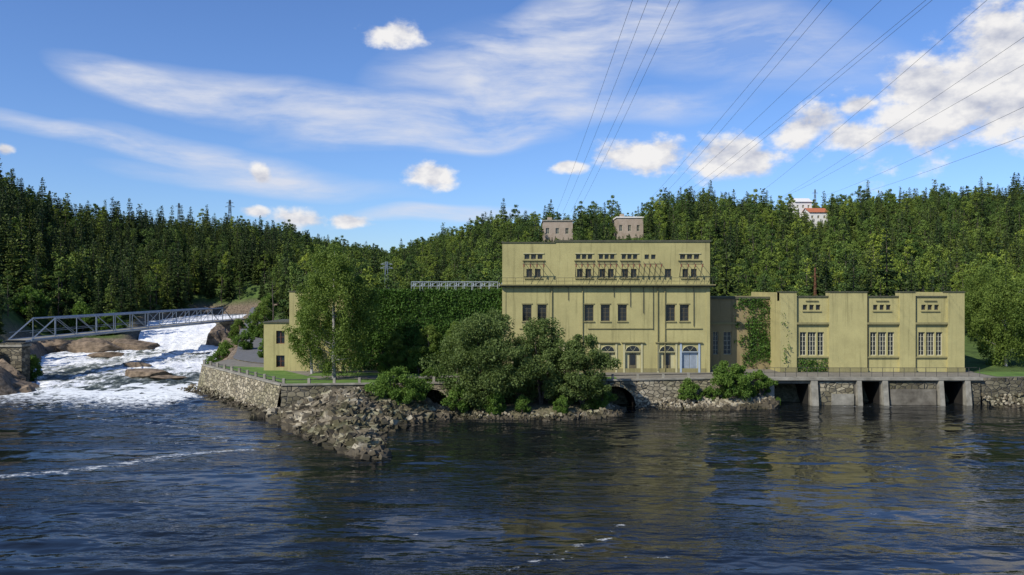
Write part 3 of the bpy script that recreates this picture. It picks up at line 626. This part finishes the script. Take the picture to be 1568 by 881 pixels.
# ------------------------------------------------------------ truss bridge
A=np.array([-70.2,114.5]);B=np.array([-66,185.]); L=np.linalg.norm(B-A); d=(B-A)/L; n=np.array([d[1],-d[0]]); DZ=6.0; TH=2.9; NP=13
mb=MB()
def bp(s,o,z): q=A+d*s+n*o; return (q[0],q[1],z)
for o in (-1.7,1.7):
    mb.bar(bp(0,o,DZ),bp(L,o,DZ),.15,'steel'); mb.bar(bp(L/NP,o,DZ+TH),bp(L-L/NP,o,DZ+TH),.13,'steel')
    mb.bar(bp(0,o,DZ),bp(L/NP,o,DZ+TH),.12,'steel'); mb.bar(bp(L,o,DZ),bp(L-L/NP,o,DZ+TH),.12,'steel')
    for i in range(1,NP):
        s=L*i/NP; mb.bar(bp(s,o,DZ),bp(s,o,DZ+TH),.07,'steel')
        if i<NP-1:
            s2=L*(i+1)/NP; zz=(DZ+TH,DZ) if i<NP/2 else (DZ,DZ+TH); mb.bar(bp(s,o,zz[0]),bp(s2,o,zz[1]),.065,'steel')
    mb.bar(bp(0,o*.9,DZ+1.1),bp(L,o*.9,DZ+1.1),.03,'steel')
for i in range(NP*2+1):
    s=L*i/NP/2; mb.bar(bp(s,-1.7,DZ-.15),bp(s,1.7,DZ-.15),.1,'steel')
P=[bp(-1,-1.6,DZ+.05),bp(-1,1.6,DZ+.05),bp(L+16,1.6,DZ+.05),bp(L+16,-1.6,DZ+.05)]; mb.face(P,'conc'); mb.face([(p[0],p[1],DZ-.25) for p in P],'steel')
for a,b2 in ((0,3),(1,2)):
    p,q=P[a],P[b2]; mb.face([(p[0],p[1],DZ-.25),(q[0],q[1],DZ-.25),(q[0],q[1],DZ+.05),(p[0],p[1],DZ+.05)],'steel')
for o in (-1.6,1.6):
    mb.bar(bp(L,o,DZ+1.1),bp(L+16,o,DZ+1.1),.04,'steel')
    for s in np.arange(0,16.1,2): mb.bar(bp(L+s,o,DZ),bp(L+s,o,DZ+1.1),.04,'steel')
mb.build('truss_bridge')
for (s,w_,h0,mt) in ((-1.2,1.7,-1,'stone2'),(L+1,2.2,-.5,'wetconc')):
    mb=MB(); q=A+d*s; mb.box(q[0]-w_,q[0]+w_,q[1]-1.0,q[1]+1.0,h0,DZ-.3,mt); mb.box(q[0]-w_-.15,q[0]+w_+.15,q[1]-1.15,q[1]+1.15,DZ-.8,DZ-.5,'conc'); mb.build('bridge_abutment')
mb=MB(); rp=[(-24,109),(-33,111),(-38.5,117),(-41,126),(-46,142),(-52,160),(-57,178),(-62.5,200)]
rp=np.array(rp,float); t=np.linspace(0,len(rp)-1,70); rx=np.interp(t,range(len(rp)),rp[:,0]); ry=np.interp(t,range(len(rp)),rp[:,1])
k=np.ones(7)/7; rx[3:-3]=np.convolve(rx,k,'valid'); ry[3:-3]=np.convolve(ry,k,'valid'); tx=np.gradient(rx);ty=np.gradient(ry);l_=np.hypot(tx,ty)
lx_=rx-ty/l_*2.2; ly_=ry+tx/l_*2.2; rx2=rx+ty/l_*2.2; ry2=ry-tx/l_*2.2
rz=np.maximum.reduce([ground_z(lx_,ly_),ground_z(rx2,ry2),ground_z(rx,ry),np.full(len(rx),TZ)])+.12
for i in range(69):
    mb.face([(lx_[i],ly_[i],rz[i]),(rx2[i],ry2[i],rz[i]),(rx2[i+1],ry2[i+1],rz[i+1]),(lx_[i+1],ly_[i+1],rz[i+1])],'asphalt')
    for (px,py) in ((lx_,ly_),(rx2,ry2)): mb.face([(px[i],py[i],rz[i]-1.5),(px[i+1],py[i+1],rz[i+1]-1.5),(px[i+1],py[i+1],rz[i+1]-.003),(px[i],py[i],rz[i]-.003)],'stone2')
mb.build('road')

# ------------------------------------------------------------ hill buildings, masts, cables
def hillhouse(name,u0,u1,vt_,vb,Y,mat,roofmat,kind):
    e=empty(name); mb=MB(); a,b2=X(u0,Y),X(u1,Y); z1=Z(vt_,Y); z0=Z(vb,Y)-8; w_=b2-a; H=z1-Z(vb,Y)
    ops=[(a+w_*(k+.25)/3,a+w_*(k+.6)/3,z1-H*.75,z1-H*.4) for k in range(3)]
    wall(mb,a,b2,z0,z1,Y,ops,mat,.3)
    for o in ops: window(mb,*o,Y,.3,2,2,'wframe',.12)
    mb.box(a,b2,Y+.31,Y+9,z0,z1,mat)
    if kind=='gable':
        mz=z1+w_*.28; mm=Y+4.5
        mb.face([(a-.4,Y-.5,z1-.1),(b2+.4,Y-.5,z1-.1),(b2+.4,mm,mz),(a-.4,mm,mz)],roofmat); mb.face([(a-.4,Y+9.5,z1-.1),(b2+.4,Y+9.5,z1-.1),(b2+.4,mm,mz),(a-.4,mm,mz)],roofmat)
        for x_ in (a,b2): mb.face([(x_,Y,z1),(x_,Y+9,z1),(x_,mm,mz-.15)],mat)
    else:
        mb.box(a-.3,b2+.3,Y-.3,Y+9.3,z1+.004,z1+.5,roofmat); mb.box(a+w_*.15,a+w_*.3,Y+2,Y+4,z1+.5,z1+1.6,mat)
    mb.build('house_body',e); return e
hillhouse('brown_stone_building',832,877,339,365,290,'brownwall','conc','flat')
hillhouse('brown_stone_building',945,985,334,361,286,'brownwall','white','flat')
hillhouse('white_house',1218,1243,309,322,326,'white','white','gable')
hillhouse('red_roof_house',1240,1268,325,338,318,'white','redroof','gable')
def mast(name,x,y,z0,z1,w_,mat,arms=()):
    mb=MB(); n=max(4,int((z1-z0)/(w_*1.3)))
    def c(i,z):
        t=(z-z0)/(z1-z0); h=w_*(1-.75*t)/2; s=[(-1,-1),(1,-1),(1,1),(-1,1)][i%4]; return (x+s[0]*h,y+s[1]*h,z)
    zs_=[z0+(z1-z0)*k/n for k in range(n+1)]; r=.022*w_
    for i in range(4):
        mb.bar(c(i,z0),c(i,z1),r*1.4,mat)
        for k in range(n): mb.bar(c(i,zs_[k]),c(i+1,zs_[k+1]),r,mat); mb.bar(c(i+1,zs_[k]),c(i,zs_[k+1]),r,mat)
    for zz,l_ in arms: mb.bar((x-l_,y,zz),(x+l_,y,zz),r*1.6,mat); mb.bar((x-l_,y,zz),(x,y,zz+l_*.4),r,mat); mb.bar((x+l_,y,zz),(x,y,zz+l_*.4),r,mat)
    mb.build(name)
Y=400; mast('lattice_mast',X(352,Y),Y,25,Z(306,Y),2.6,'dsteel',[(Z(311,Y),1.8),(Z(317,Y),2.4)])
Y=390; mast('lattice_mast',X(274,Y),Y,25,Z(311,Y),2.2,'dsteel',[(Z(316,Y),1.6)])
Y=150; mast('lattice_mast',X(592,Y),Y,3,Z(401,Y),1.4,'steel',[(Z(405,Y),1.1),(Z(411,Y),1.2)])
Y=118; mast('radio_mast',X(1248,Y),Y,5,Z(410,Y),.5,'rust',[(Z(424,Y),.7)])
Y=330; mast('lattice_mast',X(1248,Y),Y,38,Z(290,Y),1.4,'dsteel',[(Z(296,Y),1.2)])
mb=MB()
for u0,v0,u1,v1 in [(962,0,852,325),(985,0,862,325),(1018,0,874,325),(1032,0,884,325),(1258,0,1000,315),(1240,0,985,315),(1330,0,1010,315),(1395,0,1022,315),(1405,0,1036,315),(1490,0,1150,305),(1568,38,1190,305),(1568,80,1190,306),(1568,145,1260,300),(1568,190,1290,302)]:
    a=Vector((X(u1,335),335,Z(v1,335))); b2=Vector((X(u0,60),60,Z(v0,60))); e=a+(b2-a)*1.35; prev=None
    for k in range(25):
        t=k/24; p=a.lerp(e,t); p.z-=4*1.2*t*(1-t)
        if prev is not None: mb.bar(prev,p,.03-.02*(k/24),'cable',5)
        prev=p
mb.build('power_cables')

# ------------------------------------------------------------ near trees
gzf=lambda x,y: float(ground_z(np.array([x]),np.array([y]))[0])
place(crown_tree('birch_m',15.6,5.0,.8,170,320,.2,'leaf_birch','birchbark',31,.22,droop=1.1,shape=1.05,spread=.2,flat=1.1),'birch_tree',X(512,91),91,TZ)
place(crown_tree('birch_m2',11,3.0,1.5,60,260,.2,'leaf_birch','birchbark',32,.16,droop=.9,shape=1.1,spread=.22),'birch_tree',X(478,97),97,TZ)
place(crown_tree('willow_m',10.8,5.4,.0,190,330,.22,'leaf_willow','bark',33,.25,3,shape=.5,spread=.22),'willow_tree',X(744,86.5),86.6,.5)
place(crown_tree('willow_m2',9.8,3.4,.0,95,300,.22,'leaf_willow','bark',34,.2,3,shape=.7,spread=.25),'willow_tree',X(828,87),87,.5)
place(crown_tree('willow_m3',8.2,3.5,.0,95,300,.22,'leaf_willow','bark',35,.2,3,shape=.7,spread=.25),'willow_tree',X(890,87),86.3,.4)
place(crown_tree('shrub_m',5.3,2.9,-.1,75,300,.2,'leaf_shrub','bark',36,.1,3,shape=.5,spread=.27),'willow_shrub',X(606,83),83.6,.2)
place(crown_tree('shrub_m2',4.8,2.4,0,60,260,.2,'leaf_shrub','bark',37,.1,3,shape=.5,spread=.28),'shrub',X(1120,91),91,.5)
place(crown_tree('shrub_m3',3.2,1.6,0,30,240,.2,'leaf_shrub','bark',38,.08,3,shape=.5,spread=.3),'shrub',X(1160,93),91.6,.8)
s3=crown_tree('shrub_m4',3,1.7,0,34,220,.2,'leaf_shrub','bark',39,.08,3,shape=.4,spread=.3)
for x_,y_,z_,s in [(X(1056,90),90.5,.3,.9),(X(700,84),84.2,.3,.9),(X(920,86),86.6,.3,.9),(X(640,96),97,TZ,1.0),(X(590,96),97.5,TZ,.8),(X(668,96),97.3,TZ,1.1),(X(615,96),98,TZ,1.0),(X(1000,91),90.7,.4,.4),(-9,88.6,TZ-.4,.6),(X(800,84),83.9,.3,.6),(X(860,84),83.8,.3,.6),(X(760,84),83.9,.2,.8),(X(1086,91),90.8,.4,.6),(X(1190,92),91.9,.0,.3),(X(1515,92),93.2,1.4,.4),(-31,95.6,.8,.3)]: place(s3,'shrub',x_,y_,z_,x_,s)
for x_,y_,s in [(-48,128,.9),(-50,138,1.1),(-54,152,1.3),(-44,132,1.),(-57,166,1.5),(-70,117,1.2),(-74,112,1.5),(-78,108,1.4),(-72,107.5,.8),(-47,150,1.6),(-58,192,1.5),(-84,169,1.6),(-92,172,2.),(-100,166,2.2),(-36,118,1.0),(-45,119,.6)]: place(s3,'shrub',x_,y_,gzf(x_,y_),x_,s)
bt=crown_tree('tree_m5',8,2.4,1.0,50,260,.22,'leaf_birch','bark',40,.13,shape=.8,spread=.27)
for x_,y_,s in [(X(606,96),97.5,.65),(X(655,96),96.8,.75),(X(700,96),96.5,.8),(X(405,140),140,1.0),(X(365,165),165,.9)]: place(bt,'young_tree',x_,y_,gzf(x_,y_),x_,s)
br=crown_tree('birch_m6',13.5,4.4,1.0,130,300,.24,'leaf_birch','birchbark',41,.2,droop=1.3,shape=1.0,spread=.22,flat=1.15)
for u,y_,s in [(1540,105,.95),(1595,112,1.05),(1505,122,.85)]: x_=X(u,y_); place(br,'birch_tree',x_,y_,gzf(x_,y_)-.1,u,s)
mb=MB(); x_,y_=X(418,112),112
trunkparts(mb,11.5,.14,[(x-0,y,z) for x,y,z in [(1.2,.3,9),(-1,.2,8),(.8,-.4,10.5),(-.7,.3,10),(1.5,0,7.2),(-1.3,.4,6.5),(.3,.5,11.3)]],'bark'); o=mb.build('dead_tree'); o.location=(x_,y_,3)

# ------------------------------------------------------------ forest (instanced collection)
col=bpy.data.collections.new('forest_trees')
for i in range(4):
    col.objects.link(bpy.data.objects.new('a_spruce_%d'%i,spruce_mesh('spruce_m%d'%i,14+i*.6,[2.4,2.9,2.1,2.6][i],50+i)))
for i in range(4):
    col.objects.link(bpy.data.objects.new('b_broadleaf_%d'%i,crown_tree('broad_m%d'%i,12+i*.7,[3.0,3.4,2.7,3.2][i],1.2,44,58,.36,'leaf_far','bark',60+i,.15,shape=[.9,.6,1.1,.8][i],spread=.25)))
r=np.random.default_rng(77)
g1=np.arange(-430,520,4.6); g2=np.arange(104,545,4.6); ax,ay=np.meshgrid(g1,g2); ax=(ax+r.uniform(-2.2,2.2,ax.shape)).ravel(); ay=(ay+r.uniform(-2.2,2.2,ay.shape)).ravel()
uu=784+F*ax/ay; R_=np.interp(uu,ug,Rg)
dw=-sdist(W,ax,ay)
keep=(uu>-160)&(uu<1730)&(ay<R_+14)&(dw>np.where(ay>163,3.5,7))
keep&=~((ax>-46)&(ax<58)&(ay<126))
keep&=~((ax>=54)&(ax<130)&(ay<128))
keep&=~((segd(ax,ay,rp)<5.0)); keep&=~((ax>-70)&(ax<-36)&(ay>100)&(ay<175)&(r.uniform(0,1,ax.shape)<.7))
keep&=~((segd(ax,ay,[A,A+d*90])<5))
keep&=~((ax<-58)&(ay<112)&(dw<11))
ax,ay,uu=ax[keep],ay[keep],uu[keep]; az=ground_z(ax,ay)-.2; N_=len(ax)
pc=np.interp(uu,[0,400,520,620,760,1100,1250,1568],[.78,.68,.35,.22,.22,.4,.5,.52]); pc=np.clip(pc+.5*fb(ax,ay,.03),.05,.97)
con=r.uniform(0,1,N_)<pc; kind=np.where(con,r.integers(0,4,N_),4+r.integers(0,4,N_)); sc=r.uniform(.55,1.05,N_)
sc=np.where(r.uniform(0,1,N_)<.04,np.where(con,1.25,1.15),sc)
sc=np.where((ay<170)&(ax<-40),sc*.65,sc)
ok=np.ones(N_,bool)
for u0,u1,vb,Yb in [(826,883,362,290),(936,990,358,286),(1214,1246,319,326),(1238,1271,335,318)]:
    inw=(uu>u0-2)&(uu<u1+2)&(ay<Yb+13); mxh=CH+(440.5-vb)*ay/F-az; lim=np.minimum(sc,np.maximum(mxh,0)/15.5); sc=np.where(inw,lim,sc); ok&=~(inw&((lim<.22)|(ay>Yb-4)))
ax,ay,az,sc,kind=ax[ok],ay[ok],az[ok],sc[ok],kind[ok]
me=bpy.data.meshes.new('forest_points'); me.vertices.add(len(ax)); me.vertices.foreach_set('co',np.stack([ax,ay,az],1).astype(np.float32).ravel())
a=me.attributes.new('kind','INT','POINT'); a.data.foreach_set('value',kind.astype(np.int32))
a=me.attributes.new('scl','FLOAT','POINT'); a.data.foreach_set('value',sc.astype(np.float32))
a=me.attributes.new('rotz','FLOAT','POINT'); a.data.foreach_set('value',r.uniform(0,6.28,len(ax)).astype(np.float32))
fo=link(bpy.data.objects.new('forest',me))
ng=bpy.data.node_groups.new('forest_scatter','GeometryNodeTree'); ng.interface.new_socket('Geometry',in_out='INPUT',socket_type='NodeSocketGeometry'); ng.interface.new_socket('Geometry',in_out='OUTPUT',socket_type='NodeSocketGeometry')
gi=ng.nodes.new('NodeGroupInput'); go=ng.nodes.new('NodeGroupOutput'); ip=ng.nodes.new('GeometryNodeInstanceOnPoints'); ci=ng.nodes.new('GeometryNodeCollectionInfo')
ci.inputs['Collection'].default_value=col; ci.inputs['Separate Children'].default_value=True; ci.inputs['Reset Children'].default_value=True; ip.inputs['Pick Instance'].default_value=True
def na_(name,t):
    n=ng.nodes.new('GeometryNodeInputNamedAttribute'); n.data_type=t; n.inputs['Name'].default_value=name; return n.outputs['Attribute']
cx_=ng.nodes.new('ShaderNodeCombineXYZ'); ng.links.new(na_('rotz','FLOAT'),cx_.inputs[2])
ng.links.new(gi.outputs[0],ip.inputs['Points']); ng.links.new(ci.outputs[0],ip.inputs['Instance']); ng.links.new(na_('kind','INT'),ip.inputs['Instance Index']); ng.links.new(cx_.outputs[0],ip.inputs['Rotation']); ng.links.new(na_('scl','FLOAT'),ip.inputs['Scale']); ng.links.new(ip.outputs[0],go.inputs[0])
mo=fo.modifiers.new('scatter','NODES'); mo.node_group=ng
print('forest',len(ax))

# ------------------------------------------------------------ sky
SUN=Vector((-.70,-.64,.76)).normalized(); el=math.asin(SUN.z); azs=math.atan2(SUN.x,SUN.y)
w=bpy.data.worlds.new('World'); scene.world=w; w.use_nodes=True; nt=w.node_tree; bg=nt.nodes['Background']
sky=nd(nt,'ShaderNodeTexSky',sky_type='NISHITA'); sky.sun_disc=False; sky.sun_elevation=el; sky.sun_rotation=azs%(2*math.pi); sky.ozone_density=2.5; sky.dust_density=.3; sky.air_density=1.0
ST=.112; bg.inputs[1].default_value=ST
tc=nd(nt,'ShaderNodeTexCoord'); nm=nd(nt,'ShaderNodeVectorMath',operation='NORMALIZE'); nt.links.new(tc.outputs['Generated'],nm.inputs[0])
sp=nd(nt,'ShaderNodeSeparateXYZ'); nt.links.new(nm.outputs[0],sp.inputs[0])
def mth(op,a,b2=None,c=None,clamp=False):
    n=nd(nt,'ShaderNodeMath',operation=op); n.use_clamp=clamp
    for i,v in enumerate((a,b2,c)):
        if v is None: continue
        if isinstance(v,(int,float)): n.inputs[i].default_value=v
        else: nt.links.new(v,n.inputs[i])
    return n.outputs[0]
az=mth('ARCTAN2',sp.outputs[0],sp.outputs[1]); ele=mth('ARCSINE',sp.outputs[2])
P0=nd(nt,'ShaderNodeCombineXYZ'); nt.links.new(az,P0.inputs[0]); nt.links.new(ele,P0.inputs[1])
def vm(op,a,b2):
    n=nd(nt,'ShaderNodeVectorMath',operation=op)
    for i,v in enumerate((a,b2)):
        if isinstance(v,tuple): n.inputs[i].default_value=v
        else: nt.links.new(v,n.inputs[i])
    return n
def warp(vec,scale,amt):
    n=nd(nt,'ShaderNodeTexNoise'); n.inputs['Scale'].default_value=scale; n.inputs['Detail'].default_value=2; nt.links.new(vec,n.inputs['Vector'])
    s=vm('SUBTRACT',n.outputs['Color'],(.5,.5,.5)); s2=vm('MULTIPLY',s.outputs[0],amt); return vm('ADD',vec,s2.outputs[0]).outputs[0]
Pw=warp(P0.outputs[0],9,(.04,.016,0)); Pc=warp(P0.outputs[0],4,(.14,.06,0))
def blob(P,u,v,rx,ry,ang=0):
    a=math.atan((u-784)/F); e=math.atan((440.5-v)/math.hypot(F,u-784))
    q=nd(nt,'ShaderNodeMapping',vector_type='TEXTURE'); q.inputs['Location'].default_value=(a,e,0); q.inputs['Rotation'].default_value=(0,0,math.radians(ang)); q.inputs['Scale'].default_value=(rx/F,ry/F,1)
    nt.links.new(P,q.inputs[0]); l=nd(nt,'ShaderNodeVectorMath',operation='LENGTH'); nt.links.new(q.outputs[0],l.inputs[0]); return l.outputs['Value']
cum=None
for b2 in [(1478,140,190,95,20),(1540,85,110,90,35),(1400,135,80,50,0),(1540,170,110,60,0),(1228,200,78,36,12),(1305,212,78,30,0),(985,236,96,36,0),(1120,247,96,42,-3),(657,270,64,28,0),(870,256,34,14,0),(600,52,66,26,0),(452,334,60,22,-8),(390,322,28,11,0),(540,339,50,15,0),(397,268,15,20,0),(1322,160,36,20,15),(5,228,16,12,0)]:
    x_=blob(Pw,*b2); cum=x_ if cum is None else mth('MINIMUM',cum,x_)
cum=mth('SUBTRACT',1.0,cum)
def wn_(vec,sc,sv=(1,1,1),det=6,rough=.55):
    m_=nd(nt,'ShaderNodeMapping'); m_.inputs['Scale'].default_value=sv; nt.links.new(vec,m_.inputs[0]); n=nd(nt,'ShaderNodeTexNoise'); n.inputs['Scale'].default_value=sc; n.inputs['Detail'].default_value=det; n.inputs['Roughness'].default_value=rough; nt.links.new(m_.outputs[0],n.inputs['Vector']); return n.outputs['Fac']
n1=wn_(P0.outputs[0],20,(1,1.5,1),7,.58); off=vm('ADD',P0.outputs[0],(-.007,.014,0)).outputs[0]; n2=wn_(off,20,(1,1.5,1),4)
den=mth('MULTIPLY_ADD',mth('SUBTRACT',n1,.5),1.9,cum)
mr=nd(nt,'ShaderNodeMapRange',interpolation_type='SMOOTHSTEP'); nt.links.new(den,mr.inputs[0]); mr.inputs[1].default_value=.10; mr.inputs[2].default_value=.62; cumd=mr.outputs[0]
cir=None
for b2 in [(210,130,125,32,-10,1.1),(480,172,360,42,-6,1.25),(720,185,250,42,4,1.3),(840,125,210,80,22,1.2),(640,215,250,22,2,.9),(340,240,230,26,-8,.9),(1120,70,270,70,-12,.7),(900,25,200,60,20,1.0),(690,325,130,16,1,1.4),(110,205,170,16,-10,.9),(1030,165,140,30,0,.7),(420,280,250,20,-3,.7),(730,95,190,60,15,.8)]:
    x_=mth('MULTIPLY_ADD',blob(Pc,*b2[:5]),-b2[5]*1.9,b2[5]*1.9); x_=mth('MAXIMUM',x_,0); cir=x_ if cir is None else mth('ADD',cir,x_)
cn=wn_(Pc,6,(1,4.6,1),7,.6); cn2=mth('MULTIPLY_ADD',mth('SUBTRACT',cn,.31),2.9,0.0)
cird=mth('MULTIPLY',mth('MINIMUM',cir,1.2),mth('MINIMUM',mth('MAXIMUM',cn2,.15),1.0)); cird=mth('MULTIPLY',cird,.76)
tint=nd(nt,'ShaderNodeMix',data_type='RGBA',blend_type='MULTIPLY'); tint.inputs[0].default_value=1; nt.links.new(sky.outputs[0],tint.inputs[6]); tint.inputs[7].default_value=(.74,.95,1.34,1)
m1=nd(nt,'ShaderNodeMix',data_type='RGBA'); nt.links.new(cird,m1.inputs[0]); nt.links.new(tint.outputs[2],m1.inputs[6]); m1.inputs[7].default_value=(6.3,6.6,7.5,1)
sh=mth('MULTIPLY_ADD',mth('SUBTRACT',n1,n2),3.2,.68,True)
cc=nd(nt,'ShaderNodeMix',data_type='RGBA'); nt.links.new(sh,cc.inputs[0]); cc.inputs[6].default_value=(4.4,4.7,5.7,1); cc.inputs[7].default_value=(8.0,7.9,7.9,1)
m2=nd(nt,'ShaderNodeMix',data_type='RGBA'); nt.links.new(cumd,m2.inputs[0]); nt.links.new(m1.outputs[2],m2.inputs[6]); nt.links.new(cc.outputs[2],m2.inputs[7])
nt.links.new(m2.outputs[2],bg.inputs[0])
w.cycles.sampling_method='MANUAL'; w.cycles.sample_map_resolution=256

sl=bpy.data.lights.new('sun','SUN'); sl.energy=5.0; sl.angle=math.radians(.53); sl.color=(1,.94,.84)
so=bpy.data.objects.new('sun',sl); so.rotation_euler=SUN.to_track_quat('Z','Y').to_euler(); so.location=(-50,-50,90); link(so)

cam=bpy.data.cameras.new('camera'); cam.sensor_width=36; cam.lens=F/1568*36; cam.clip_end=5000; cam.clip_start=.1
co=bpy.data.objects.new('camera',cam); co.location=(0,0,CH); co.rotation_euler=(math.pi/2,0,0); link(co); scene.camera=co
scene.view_settings.view_transform='Standard'; scene.view_settings.look='None'; scene.view_settings.exposure=0
